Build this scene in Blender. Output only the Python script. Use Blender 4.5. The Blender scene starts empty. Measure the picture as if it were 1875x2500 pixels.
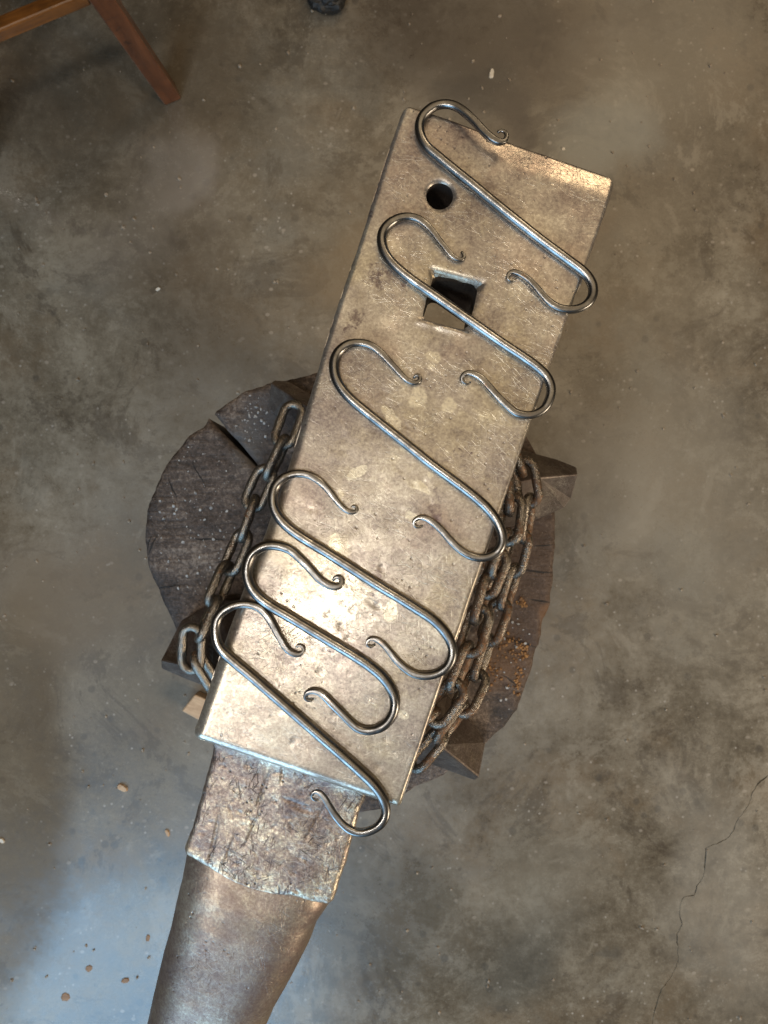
import bpy, bmesh, math, random
from mathutils import Vector, Matrix, noise, geometry
random.seed(7)
R = math.radians
SC = bpy.context.scene
COL = SC.collection

# ------------------------------------------------------------------ camera, world, light, exposure
FACE = 0.72            # height of the anvil face over the floor
CAMZ = 1.12            # the phone was held flat, about 40 cm above the face
KPX = 0.00022          # metres per photograph pixel on the face plane
ZS = 0.46              # top of the stump

cam = bpy.data.cameras.new('camera')
cam_o = bpy.data.objects.new('camera', cam)
COL.objects.link(cam_o)
cam_o.location = (0, 0, CAMZ)
cam.sensor_fit = 'VERTICAL'
cam.sensor_height = 36
cam.sensor_width = 27
cam.lens = 36 * 0.4 / 0.55
cam.clip_start = 0.02
cam.clip_end = 50
cam.dof.use_dof = True
cam.dof.focus_distance = CAMZ - FACE
cam.dof.aperture_fstop = 24
SC.camera = cam_o

W = bpy.data.worlds.new('World')
SC.world = W
W.use_nodes = True
W.node_tree.nodes['Background'].inputs[0].default_value = (0.86, 0.66, 0.44, 1)
W.node_tree.nodes['Background'].inputs[1].default_value = 0.030

def area(name, loc, target, sx, sy, power, color, spread=180):
    l = bpy.data.lights.new(name, 'AREA')
    l.shape = 'RECTANGLE'; l.size = sx; l.size_y = sy
    l.energy = power; l.color = color; l.spread = R(spread)
    o = bpy.data.objects.new(name, l); COL.objects.link(o)
    o.location = loc
    o.rotation_euler = (Vector(target) - Vector(loc)).to_track_quat('-Z', 'Y').to_euler()
    return o

def bulb(name, loc, rad, power, color):
    l = bpy.data.lights.new(name, 'POINT')
    l.shadow_soft_size = rad; l.energy = power; l.color = color
    o = bpy.data.objects.new(name, l); COL.objects.link(o)
    o.location = loc
    return o

# ceiling bulb almost straight above, open door (daylight) towards the bottom left,
# second workshop bulb up on the left, warm lamp-lit side of the room up on the right
bulb('ceiling_lamp', (-0.20, -0.29, 2.52), 0.08, 20, (1.0, 0.97, 0.92))
bulb('side_lamp', (-0.85, -0.57, 2.60), 0.10, 46, (1.0, 0.93, 0.84))
bulb('warm_lamp', (1.10, 1.98, 2.50), 0.28, 36, (1.0, 0.76, 0.48))
area('door_light', (-0.92, -1.72, 1.60), (-0.15, -0.25, 1.35), 1.35, 1.65, 42, (0.38, 0.68, 1.0))
area('lit_ceiling', (0.5, 0.9, 3.0), (0.5, 0.9, 0.0), 2.6, 2.6, 18, (1.0, 0.76, 0.47))
area('right_fill', (3.1, -1.9, 1.9), (0.3, -0.3, 0.0), 1.0, 0.9, 84, (1.0, 0.82, 0.60))  # unseen warm fill added to brighten the right side

SC.view_settings.view_transform = 'Standard'
SC.view_settings.look = 'None'
SC.view_settings.exposure = 0.2
SC.view_settings.gamma = 1.0
SC.cycles.max_bounces = 6
SC.cycles.sample_clamp_indirect = 6

# ------------------------------------------------------------------ helpers
def P(px, py, z):
    """photograph pixel on the horizontal plane at height z -> world point"""
    s = KPX * (CAMZ - z) / (CAMZ - FACE)
    return Vector(((px - 937.5) * s, (1250 - py) * s, z))

def tag(o, label=None, cat=None, group=None, kind=None):
    if label: o['label'] = label
    if cat: o['category'] = cat
    if group: o['group'] = group
    if kind: o['kind'] = kind
    return o

def empty(name, loc, rz=0):
    o = bpy.data.objects.new(name, None); COL.objects.link(o)
    o.empty_display_size = 0.05
    o.location = loc; o.rotation_euler = (0, 0, rz)
    return o

def mesh_obj(name, verts, faces, m, parent=None, loc=None, smooth=True):
    me = bpy.data.meshes.new(name)
    me.from_pydata([tuple(v) for v in verts], [], faces)
    bm = bmesh.new(); bm.from_mesh(me)
    bmesh.ops.recalc_face_normals(bm, faces=bm.faces)
    bm.to_mesh(me); bm.free()
    if smooth:
        me.polygons.foreach_set('use_smooth', [True] * len(me.polygons))
    me.materials.append(m)
    o = bpy.data.objects.new(name, me); COL.objects.link(o)
    if parent: o.parent = parent
    if loc is not None: o.location = loc
    return o

def sharp(o, ang=35):
    me = o.data
    bm = bmesh.new(); bm.from_mesh(me)
    for e in bm.edges:
        if len(e.link_faces) == 2 and e.calc_face_angle(0) > R(ang): e.smooth = False
    bm.to_mesh(me); bm.free()
    return o

def bevel(o, w, seg=3):
    md = o.modifiers.new('bevel', 'BEVEL')
    md.width = w; md.segments = seg; md.limit_method = 'ANGLE'; md.angle_limit = R(30)
    return o

def n3(v, s):
    return noise.noise(Vector(v) * s)

def smooth01(t):
    t = min(1, max(0, t)); return t * t * (3 - 2 * t)

# ------------------------------------------------------------------ node helper
class Mat:
    def __init__(self, name):
        self.m = bpy.data.materials.new(name); self.m.use_nodes = True
        self.t = self.m.node_tree
        self.b = self.t.nodes['Principled BSDF']
        self.co = self.node('ShaderNodeTexCoord').outputs['Object']
    def node(self, ty, **kw):
        n = self.t.nodes.new(ty)
        for k, v in kw.items(): setattr(n, k, v)
        return n
    def put(self, sock, v):
        if hasattr(v, 'is_linked') or isinstance(v, bpy.types.NodeSocket): self.t.links.new(v, sock)
        elif isinstance(v, (tuple, list)) and len(v) == 3 and sock.type == 'RGBA': sock.default_value = (*v, 1)
        else: sock.default_value = v
    def noise(self, scale, detail=5, rough=0.6, vec=None, dist=0.0):
        n = self.node('ShaderNodeTexNoise')
        self.put(n.inputs['Vector'], vec or self.co)
        n.inputs['Scale'].default_value = scale; n.inputs['Detail'].default_value = detail
        n.inputs['Roughness'].default_value = rough; n.inputs['Distortion'].default_value = dist
        return n.outputs[0]
    def vor(self, scale, vec=None, feature='F1', rand=1.0):
        n = self.node('ShaderNodeTexVoronoi', feature=feature)
        self.put(n.inputs['Vector'], vec or self.co)
        n.inputs['Scale'].default_value = scale; n.inputs['Randomness'].default_value = rand
        return n.outputs['Distance']
    def mapping(self, rot=(0, 0, 0), scale=(1, 1, 1), loc=(0, 0, 0), vec=None):
        n = self.node('ShaderNodeMapping')
        self.put(n.inputs[0], vec or self.co)
        n.inputs[1].default_value = loc; n.inputs[2].default_value = rot; n.inputs[3].default_value = scale
        return n.outputs[0]
    def along(self, a, scale, loc=(0, 0, 0)):
        return self.mapping(scale=scale, loc=loc, vec=self.mapping(rot=(0, 0, a)))
    def ramp(self, f, stops):
        n = self.node('ShaderNodeValToRGB')
        self.put(n.inputs[0], f)
        el = n.color_ramp.elements
        while len(el) < len(stops): el.new(0.5)
        for e, (p, c) in zip(el, stops):
            e.position = p; e.color = (c, c, c, 1) if isinstance(c, (int, float)) else (*c, 1)
        return n.outputs[0]
    def rng(self, f, a, b, c=0.0, d=1.0, sm=True):
        n = self.node('ShaderNodeMapRange', interpolation_type='SMOOTHSTEP' if sm else 'LINEAR')
        self.put(n.inputs[0], f)
        for i, v in enumerate((a, b, c, d)): n.inputs[1 + i].default_value = v
        return n.outputs[0]
    def math(self, op, a, b=0.0):
        n = self.node('ShaderNodeMath', operation=op)
        self.put(n.inputs[0], a); self.put(n.inputs[1], b)
        return n.outputs[0]
    def mix(self, f, a, b, mode='MIX'):
        n = self.node('ShaderNodeMix', data_type='RGBA', blend_type=mode)
        self.put(n.inputs[0], f); self.put(n.inputs[6], a); self.put(n.inputs[7], b)
        return n.outputs[2]
    def blob(self, c, rx, ry, ang, warp=None, wamt=0.0, edge=0.35):
        """mask of one ellipse-shaped patch at object-space point c"""
        src = self.co
        if warp is not None:
            a = self.node('ShaderNodeVectorMath', operation='MULTIPLY_ADD')
            self.put(a.inputs[0], warp); a.inputs[1].default_value = (wamt,) * 3
            self.put(a.inputs[2], self.co); src = a.outputs[0]
            c = (c[0] + wamt * .5, c[1] + wamt * .5)
        s = self.node('ShaderNodeVectorMath', operation='SUBTRACT')
        self.put(s.inputs[0], src); s.inputs[1].default_value = (c[0], c[1], 0)
        v = self.mapping(rot=(0, 0, -ang), vec=s.outputs[0])
        q = self.node('ShaderNodeVectorMath', operation='MULTIPLY')
        self.put(q.inputs[0], v); q.inputs[1].default_value = (1 / rx, 1 / ry, 0)
        l = self.node('ShaderNodeVectorMath', operation='LENGTH')
        self.put(l.inputs[0], q.outputs[0])
        return self.rng(l.outputs['Value'], 1 + edge, 1 - edge)
    def bump(self, h, strength, dist, prev=None):
        n = self.node('ShaderNodeBump')
        n.inputs['Strength'].default_value = strength; n.inputs['Distance'].default_value = dist
        self.put(n.inputs['Height'], h)
        if prev is not None: self.put(n.inputs['Normal'], prev)
        return n.outputs[0]
    def done(self, color, rough, metal=0.0, normal=None, spec=None):
        self.put(self.b.inputs['Base Color'], color)
        self.put(self.b.inputs['Roughness'], rough)
        self.put(self.b.inputs['Metallic'], metal)
        if normal is not None: self.put(self.b.inputs['Normal'], normal)
        if spec is not None: self.b.inputs['Specular IOR Level'].default_value = spec
        return self.m

# anvil frame: local +Y runs towards the heel, +X across the face
ROT = R(-18.8)
_c = P(983, 1116, FACE)
FC = Vector((_c.x, _c.y))
MA = Matrix.Translation((FC.x, FC.y, 0)) @ Matrix.Rotation(ROT, 4, 'Z')
MAI = MA.inverted()
def L(px, py, z):
    return MAI @ P(px, py, z)

# ------------------------------------------------------------------ materials
def worn_metal(name, ramp, marks=(), darks=(), rough=(0.26, 0.46), scr=1.0, pit=1.0, cut=0.0, metal=0.72, dents=0.35, shine=()):
    M = Mat(name)
    big = M.noise(15, 6, 0.62, dist=0.4)
    mid = M.noise(70, 9, 0.78)
    fine = M.noise(620, 4, 0.75)
    f = M.math('ADD', M.math('MULTIPLY', big, 0.36), M.math('ADD', M.math('MULTIPLY', mid, 0.34), M.math('MULTIPLY', fine, 0.30)))
    col = M.ramp(f, ramp)
    hue = M.noise(22, 5, .65, vec=M.mapping(loc=(3, 5, 1)))
    col = M.mix(M.rng(hue, .50, .66, 0, .45), col, (0.92, 0.80, 0.80), 'MULTIPLY')
    col = M.mix(M.rng(hue, .50, .36, 0, .45), col, (1.0, 0.97, 0.78), 'MULTIPLY')
    def lines(angs, sx, sy, lo, hi, seed):
        r = None
        for i, a in enumerate(angs):
            v = M.along(a, (sx, sy, 40), (i * 3.1 + seed, i * 1.7, seed))
            l = M.rng(M.noise(1.0, 1.5, 0.5, vec=v), lo, hi)
            r = l if r is None else M.math('MAXIMUM', r, l)
        return r
    sc = lines((0.45, 2.25, 1.2, 2.8, 0.05), 110, 1500, 0.64, 0.72, 0.0)
    zone = M.rng(M.noise(26, 4, 0.6), 0.42, 0.60, 0.12, 1.0)
    sc = M.math('MULTIPLY', M.math('MULTIPLY', sc, zone), scr)
    col = M.mix(M.math('MULTIPLY', sc, 0.5), col, (0.80, 0.76, 0.64))
    pits = M.math('MULTIPLY', M.rng(M.vor(230), 0.22, 0.08), M.rng(M.noise(60, 4, .6), 0.50, 0.62))
    pits = M.math('MULTIPLY', pits, pit)
    dn = pits
    if cut > 0:
        ct = M.math('MULTIPLY', lines((1.45, 1.15, 1.85, 0.3, 2.5), 95, 1000, 0.655, 0.70, 7.0), M.rng(M.noise(38, 4, .6, vec=M.mapping(loc=(1, 8, 0))), .46, .56))
        dn = M.math('MAXIMUM', pits, M.math('MULTIPLY', ct, cut))
    col = M.mix(M.math('MULTIPLY', dn, 0.75), col, (0.05, 0.036, 0.034))
    ro = M.rng(M.math('ADD', M.math('MULTIPLY', big, .45), M.math('ADD', M.math('MULTIPLY', mid, .35), M.math('MULTIPLY', fine, .2))), 0.36, 0.64, rough[1], rough[0], False)
    wn = M.node('ShaderNodeTexNoise'); M.put(wn.inputs[0], M.co)
    wn.inputs['Scale'].default_value = 160; wn.inputs['Detail'].default_value = 4
    pol = None
    for (x, y, rx, ry, a) in marks:
        b = M.blob((x, y), rx, ry, a, wn.outputs['Color'], 0.006, 0.14)
        pol = b if pol is None else M.math('MAXIMUM', pol, b)
    if pol is not None:
        pm = M.math('MULTIPLY', pol, M.rng(fine, 0.3, 0.6, 0.2, 0.62))
        col = M.mix(pm, col, (0.66, 0.61, 0.47))
    dk = None
    for (x, y, rx, ry, a) in darks:
        b = M.blob((x, y), rx, ry, a, wn.outputs['Color'], 0.022, 0.3)
        dk = b if dk is None else M.math('MAXIMUM', dk, b)
    if dk is not None:
        dm = M.math('MULTIPLY', dk, M.rng(M.noise(260, 5, .7), 0.42, 0.6, 0.1, 0.75))
        col = M.mix(dm, col, (0.085, 0.055, 0.06))
    for (x, y, rx, ry, a) in shine:      # the most hammered part of the face is the best polished
        b = M.blob((x, y), rx, ry, a, wn.outputs['Color'], 0.012, 0.8)
        ro = M.math('SUBTRACT', ro, M.math('MULTIPLY', b, 0.08))
    nb = M.bump(fine, dents * .6, 0.0004)
    nb = M.bump(mid, dents, 0.0009, nb)
    nb = M.bump(M.noise(150, 2, .5), dents * .7, 0.0008, nb)
    nb = M.bump(M.math('SUBTRACT', 0.5, M.math('ADD', M.math('MULTIPLY', sc, .4), dn)), 0.5, 0.0006, nb)
    return M.done(col, ro, metal, nb)

def face_local(px, py): 
    v = L(px, py, FACE); return (v.x, v.y)
A0 = ROT
_marks = []
for (px, py, rx, ry, a) in ((1060, 872, 14, 20, 60), (1052, 893, 9, 8, 0), (1020, 970, 19, 26, -20), (1097, 990, 18, 19, 0),
                            (955, 1020, 14, 34, 35), (995, 1095, 18, 14, -20), (815, 1335, 15, 36, -12), (832, 1205, 7, 9, 0), (830, 1222, 5, 16, 0),
                            (870, 1155, 30, 14, 30), (1050, 1160, 9, 9, 0), (1005, 1262, 16, 11, -30), (955, 1490, 17, 30, -15),
                            (985, 1745, 12, 14, 0), (1030, 1190, 25, 10, -35)):
    x, y = face_local(px, py)
    _marks.append((x, y, rx * KPX, ry * KPX, R(a) - ROT))
_darks = []
for (px, py, rx, ry) in ((925, 675, 30, 32), (985, 690, 14, 10), (866, 768, 16, 16), (858, 800, 8, 8), (1063, 1220, 9, 26), (1060, 1270, 18, 26),
                         (1130, 1100, 8, 9), (1108, 1122, 5, 5), (735, 1390, 12, 18), (920, 1430, 22, 16), (1150, 770, 8, 8), (810, 1590, 26, 10), (895, 520, 12, 40)):
    x, y = face_local(px, py)
    _darks.append((x, y, rx * KPX, ry * KPX, 0.0))
M_FACE = worn_metal('worn_face_steel', [(0.40, (0.155, 0.125, 0.112)), (0.475, (0.275, 0.238, 0.204)), (0.535, (0.380, 0.338, 0.282)), (0.62, (0.62, 0.58, 0.49))], _marks, _darks, (0.27, 0.41), 0.42, 0.5, dents=0.10, shine=[(*face_local(775, 1490), .036, .046, 0.0), (.03, .178, .05, .014, 0.0)])
M_TABLE = worn_metal('hammered_table_steel', [(0.41, (0.095, 0.068, 0.064)), (0.475, (0.190, 0.145, 0.128)), (0.53, (0.320, 0.264, 0.214)), (0.59, (0.66, 0.60, 0.46))], (), (), (0.26, 0.46), 0.35, 1.3, 1.0, 0.68, 0.5)
M_HORN = worn_metal('horn_steel', [(0.39, (0.110, 0.076, 0.066)), (0.47, (0.175, 0.128, 0.108)), (0.54, (0.245, 0.195, 0.158)), (0.64, (0.44, 0.39, 0.31))], (), (), (0.34, 0.52), 0.2, 0.7, 0.2, 0.66, 0.3)
M_BODY = worn_metal('dark_forged_steel', [(0.40, (0.055, 0.040, 0.033)), (0.5, (0.115, 0.088, 0.072)), (0.62, (0.23, 0.19, 0.16))], (), (), (0.36, 0.54), 0.4, 1.0, 0.3, 0.65, 0.5)

M_HOLE_SHADE = worn_metal('shaded_hole_steel', [(0.40, (0.020, 0.015, 0.012)), (0.5, (0.042, 0.031, 0.025)), (0.62, (0.085, 0.066, 0.052))], (), (), (0.5, 0.7), 0.1, 0.5, 0.0, 0.3, 0.4)  # near-black colour paints in the shade down the two holes
def m_hook():
    M = Mat('forged_hook_steel')
    a = M.noise(90, 5, .65); b = M.noise(700, 4, .6)
    col = M.ramp(a, [(0.34, (0.108, 0.103, 0.098)), (0.5, (0.182, 0.176, 0.170)), (0.68, (0.275, 0.270, 0.262))])
    col = M.mix(M.rng(M.noise(160, 5, .7), 0.6, 0.72, 0, .6), col, (0.22, 0.13, 0.075))
    ro = M.rng(a, .3, .7, .35, .24)
    nb = M.bump(b, .02, .0003)
    nb = M.bump(M.noise(110, 2, .5), .05, .0008, nb)
    return M.done(col, ro, 1.0, nb)
M_HOOK = m_hook()

def m_chain(name, lo, hi):
    M = Mat(name)
    oi = M.node('ShaderNodeObjectInfo').outputs['Random']
    off = M.node('ShaderNodeVectorMath', operation='MULTIPLY_ADD')
    M.put(off.inputs[0], oi); off.inputs[1].default_value = (5, 7, 3); M.put(off.inputs[2], M.co)
    v = off.outputs[0]
    a = M.noise(60, 6, .7, vec=v); b = M.noise(500, 5, .7, vec=v)
    rust = M.rng(M.math('ADD', M.math('MULTIPLY', a, .7), M.math('MULTIPLY', b, .3)), lo, hi)
    col = M.mix(rust, (0.22, 0.195, 0.165), M.mix(M.rng(b, .35, .65), (0.055, 0.030, 0.016), (0.17, 0.085, 0.038)))
    met = M.rng(rust, 0, 1, .9, .45)
    ro = M.rng(rust, 0, 1, .24, .36)
    nb = M.bump(b, .7, .0010); nb = M.bump(a, .5, .0016, nb)
    return M.done(col, ro, met, nb)
M_CHAIN = m_chain('rusty_chain_steel', .45, .60)
M_CHAIN_BARE = m_chain('bare_chain_steel', .54, .67)

def m_stump():
    M = Mat('old_stump_wood')
    v = M.mapping(scale=(18, 230, 60))
    g = M.noise(1.0, 5, .6, vec=v, dist=.6)
    a = M.noise(20, 9, .78); b = M.noise(320, 5, .75)
    col = M.ramp(M.math('ADD', M.math('MULTIPLY', g, .16), M.math('ADD', M.math('MULTIPLY', a, .52), M.math('MULTIPLY', b, .32))),
                 [(0.32, (0.014, 0.0095, 0.008)), (0.45, (0.046, 0.034, 0.028)), (0.53, (0.105, 0.078, 0.063)), (0.63, (0.27, 0.22, 0.18))])
    spk = M.math('MULTIPLY', M.rng(M.vor(260), .16, .08), M.rng(M.noise(55, 3, .6), .52, .62))
    col = M.mix(M.math('MULTIPLY', spk, .7), col, (0.42, 0.40, 0.37))
    w = M.node('ShaderNodeTexNoise'); M.put(w.inputs[0], M.co); w.inputs['Scale'].default_value = 60; w.inputs['Detail'].default_value = 5
    for (px, py, rx, ry, c, k) in ((1225, 1600, 60, 70, (0.17, 0.082, 0.03), .55), (1335, 1500, 20, 30, (0.22, 0.105, 0.04), .6), (1290, 1565, 35, 24, (0.02, 0.02, 0.025), .7),
                                   (1235, 1745, 40, 18, (0.018, 0.018, 0.02), .7), (640, 1010, 45, 60, (0.075, 0.072, 0.075), .6), (1290, 1400, 70, 330, (0.085, 0.045, 0.024), .5), (600, 1090, 40, 60, (0.16, 0.15, 0.14), .35)):
        p = P(px, py, ZS)
        m = M.blob((p.x - SCX, p.y - SCY), rx * .000363, ry * .000363, 0, w.outputs['Color'], .03, .5)
        col = M.mix(M.math('MULTIPLY', m, k), col, c)
    for (xa, ya, xb, yb, wd) in ((362, 1352, 386, 1306, 2.4), (357, 1342, 370, 1310, 2), (466, 1312, 556, 1318, 2.6), (520, 1374, 575, 1362, 2.2), (430, 1215, 412, 1170, 2), (1345, 1470, 1290, 1462, 2.4),
                               (1350, 1400, 1270, 1392, 2.6), (1352, 1330, 1300, 1335, 2.2), (1310, 1580, 1240, 1560, 2.4), (1280, 1680, 1225, 1650, 2.2), (470, 1130, 500, 1180, 2), (380, 1440, 440, 1425, 2)):
        a_ = P(xa, ya, ZS); b_ = P(xb, yb, ZS); c_ = (a_ + b_) / 2; d_ = b_ - a_
        m = M.blob((c_.x - SCX, c_.y - SCY), d_.length / 2, wd * .000363, math.atan2(d_.y, d_.x), w.outputs['Color'], .006, .4)
        col = M.mix(M.math('MULTIPLY', m, .85), col, (0.006, 0.005, 0.004))
    nb = M.bump(g, .4, .002); nb = M.bump(b, .5, .0012, nb); nb = M.bump(a, .5, .004, nb)
    return M.done(col, M.rng(a, .3, .7, .40, .72), 0, nb, .35)
_s = P(857, 1430, ZS); SCX, SCY = _s.x, _s.y
M_STUMP = m_stump()

def simple_wood(name, c0, c1, scale, rough, coat=0.0, rot=(0, 0, 0)):
    M = Mat(name)
    v = M.mapping(rot=rot, scale=scale)
    g = M.noise(1.0, 6, .65, vec=v, dist=.5); a = M.noise(40, 5, .7)
    col = M.ramp(M.math('ADD', M.math('MULTIPLY', g, .65), M.math('MULTIPLY', a, .35)), [(0.34, c0), (0.62, c1)])
    col = M.mix(M.rng(M.noise(70, 5, .7), .6, .68, 0, .65), col, tuple(x * .25 for x in c0))
    nb = M.bump(g, .3, .001)
    M.b.inputs['Coat Weight'].default_value = coat
    M.b.inputs['Coat Roughness'].default_value = .15
    return M.done(col, rough, 0, nb)
M_STOOL = simple_wood('varnished_stool_wood', (0.038, 0.012, 0.005), (0.125, 0.042, 0.015), (60, 60, 8), .34, .4)
M_RAIL = simple_wood('golden_rail_wood', (0.040, 0.014, 0.004), (0.17, 0.062, 0.012), (8, 90, 90), .3, .6)
M_CHIP = simple_wood('fresh_wood', (0.40, 0.24, 0.13), (0.62, 0.42, 0.25), (30, 200, 60), .6)
M_PALE = simple_wood('pale_wood', (0.50, 0.43, 0.34), (0.72, 0.66, 0.56), (30, 200, 60), .6)
M_DRY = simple_wood('dry_brown_wood', (0.17, 0.085, 0.035), (0.34, 0.19, 0.09), (30, 200, 60), .6)

def m_flake(name, c0, c1):
    M = Mat(name)
    a = M.noise(350, 3, .6)
    return M.done(M.ramp(a, [(0.35, c0), (0.65, c1)]), .6, 0, M.bump(a, .5, .0006))
M_RUST = m_flake('rust_scale', (0.10, 0.045, 0.016), (0.33, 0.16, 0.045))
M_SCALE = m_flake('grey_forge_scale', (0.20, 0.20, 0.20), (0.48, 0.47, 0.45))

M_GRIT = m_flake('pale_grit', (0.15, 0.11, 0.075), (0.36, 0.30, 0.23))
M_COAL = m_flake('coal', (0.004, 0.0035, 0.003), (0.014, 0.012, 0.010))

def m_floor():
    M = Mat('stained_concrete')
    big = M.noise(2.2, 5, .6, dist=.3); mid = M.noise(9, 9, .76, dist=.2); sm = M.noise(60, 7, .8); fine = M.noise(420, 4, .7)
    f = M.math('ADD', M.math('MULTIPLY', big, .30), M.math('ADD', M.math('MULTIPLY', mid, .36), M.math('ADD', M.math('MULTIPLY', sm, .24), M.math('MULTIPLY', fine, .10))))
    col = M.ramp(f, [(0.39, (0.062, 0.048, 0.033)), (0.47, (0.130, 0.106, 0.075)), (0.54, (0.198, 0.168, 0.124)), (0.63, (0.31, 0.272, 0.21))])
    tint = M.noise(5.5, 6, .65, vec=M.mapping(loc=(4, 2, 0)))
    col = M.mix(M.rng(tint, .47, .66, 0, .5), col, (0.165, 0.118, 0.072))
    col = M.mix(M.rng(M.noise(4, 6, .65, vec=M.mapping(loc=(9, 1, 0))), .52, .68, 0, .4), col, (0.150, 0.150, 0.135))
    st = M.noise(6.5, 11, .80, vec=M.mapping(loc=(3, 7, 0)), dist=.6)
    col = M.mix(M.rng(st, .535, .585, 0, .52), col, (0.060, 0.046, 0.033))
    col = M.mix(M.rng(st, .455, .40, 0, .42), col, (0.290, 0.252, 0.195))
    crumb = M.noise(130, 6, .85, vec=M.mapping(loc=(1, 4, 0)))
    col = M.mix(M.rng(crumb, .56, .64, 0, .35), col, (0.30, 0.265, 0.215))
    col = M.mix(M.rng(crumb, .44, .36, 0, .40), col, (0.052, 0.042, 0.032))
    # trowel marks and scuffs
    for a, l, k in ((0.35, 3, .25), (2.1, 8, .25), (1.1, 5, .2)):
        v = M.along(a, (9, 260, 1), (l, l, 0))
        ln = M.math('MULTIPLY', M.rng(M.noise(1.0, 3, .6, vec=v), .66, .74), M.rng(M.noise(5, 3, .6, vec=M.mapping(loc=(l, 0, 0))), .5, .62))
        col = M.mix(M.math('MULTIPLY', ln, k), col, (0.34, 0.31, 0.26))
    g2 = M.math('MULTIPLY', M.rng(M.vor(34, vec=M.mapping(loc=(.7, .2, 0), scale=(1, 1.3, 1))), .14, .08), M.rng(M.noise(8, 3, .6, vec=M.mapping(loc=(2, 2, 0))), .44, .56))
    col = M.mix(M.math('MULTIPLY', g2, .6), col, (0.34, 0.29, 0.235))
    # small dark drops and pale grains
    v = M.mapping(loc=(.3, .1, 0))
    dots = M.math('MULTIPLY', M.rng(M.vor(26, vec=v), .19, .11), M.rng(M.noise(6, 2, .5), .44, .56))
    col = M.mix(M.math('MULTIPLY', dots, .5), col, (0.055, 0.048, 0.040))
    grains = M.math('MULTIPLY', M.rng(M.vor(75), .17, .08), M.rng(M.noise(14, 3, .6), .46, .60))
    col = M.mix(M.math('MULTIPLY', grains, .6), col, (0.42, 0.38, 0.33))
    w = M.node('ShaderNodeTexNoise'); M.put(w.inputs[0], M.co); w.inputs['Scale'].default_value = 9; w.inputs['Detail'].default_value = 6
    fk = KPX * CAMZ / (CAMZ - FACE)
    for (px, py, rx, ry, a, c, k) in (  # stains, plus painted light: brighter right, glow past the heel, unlit left edge
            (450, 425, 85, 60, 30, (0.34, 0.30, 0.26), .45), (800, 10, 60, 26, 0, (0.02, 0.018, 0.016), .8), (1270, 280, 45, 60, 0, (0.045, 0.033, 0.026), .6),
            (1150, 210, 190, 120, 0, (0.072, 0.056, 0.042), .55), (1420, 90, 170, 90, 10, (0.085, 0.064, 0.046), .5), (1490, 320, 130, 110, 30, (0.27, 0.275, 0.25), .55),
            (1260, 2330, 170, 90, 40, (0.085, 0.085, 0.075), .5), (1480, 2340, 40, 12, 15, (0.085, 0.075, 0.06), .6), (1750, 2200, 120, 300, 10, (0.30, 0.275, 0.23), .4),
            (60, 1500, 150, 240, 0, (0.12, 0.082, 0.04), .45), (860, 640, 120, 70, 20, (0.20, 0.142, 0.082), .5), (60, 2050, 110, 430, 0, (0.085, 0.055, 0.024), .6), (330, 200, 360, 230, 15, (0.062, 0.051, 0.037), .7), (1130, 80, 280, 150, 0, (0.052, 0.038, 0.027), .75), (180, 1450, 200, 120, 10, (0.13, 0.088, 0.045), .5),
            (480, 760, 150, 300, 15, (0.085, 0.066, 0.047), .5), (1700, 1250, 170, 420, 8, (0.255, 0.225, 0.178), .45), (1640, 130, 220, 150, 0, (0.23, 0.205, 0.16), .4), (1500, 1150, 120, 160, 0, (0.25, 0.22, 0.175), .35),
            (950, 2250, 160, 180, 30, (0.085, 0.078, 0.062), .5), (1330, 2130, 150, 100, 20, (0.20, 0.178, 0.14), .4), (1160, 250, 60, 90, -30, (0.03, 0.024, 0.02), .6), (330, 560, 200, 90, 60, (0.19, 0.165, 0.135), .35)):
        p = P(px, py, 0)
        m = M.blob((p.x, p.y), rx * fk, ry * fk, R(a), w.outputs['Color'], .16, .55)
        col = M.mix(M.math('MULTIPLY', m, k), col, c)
    ro = M.rng(M.math('ADD', M.math('MULTIPLY', mid, .6), M.math('MULTIPLY', sm, .4)), .38, .62, .13, .36, False)
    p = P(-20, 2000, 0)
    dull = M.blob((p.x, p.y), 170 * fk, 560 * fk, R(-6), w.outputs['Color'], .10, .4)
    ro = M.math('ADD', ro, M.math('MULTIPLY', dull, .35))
    p = P(170, 1700, 0)
    dull3 = M.blob((p.x, p.y), 380 * fk, 400 * fk, 0, w.outputs['Color'], .14, .5)
    ro = M.math('ADD', ro, M.math('MULTIPLY', dull3, .3))
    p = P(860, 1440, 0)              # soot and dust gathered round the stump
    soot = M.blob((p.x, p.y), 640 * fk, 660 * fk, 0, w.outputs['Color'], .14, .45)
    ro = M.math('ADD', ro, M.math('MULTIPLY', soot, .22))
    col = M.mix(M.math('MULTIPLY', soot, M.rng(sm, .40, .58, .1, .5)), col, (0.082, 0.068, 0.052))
    p = P(1440, 230, 0)
    dull2 = M.blob((p.x, p.y), 420 * fk, 360 * fk, 0, w.outputs['Color'], .16, .5)
    ro = M.math('ADD', ro, M.math('MULTIPLY', dull2, .22))
    nb = M.bump(fine, .10, .001); nb = M.bump(mid, .06, .004, nb)
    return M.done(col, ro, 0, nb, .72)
M_FLOOR = m_floor()

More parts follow.
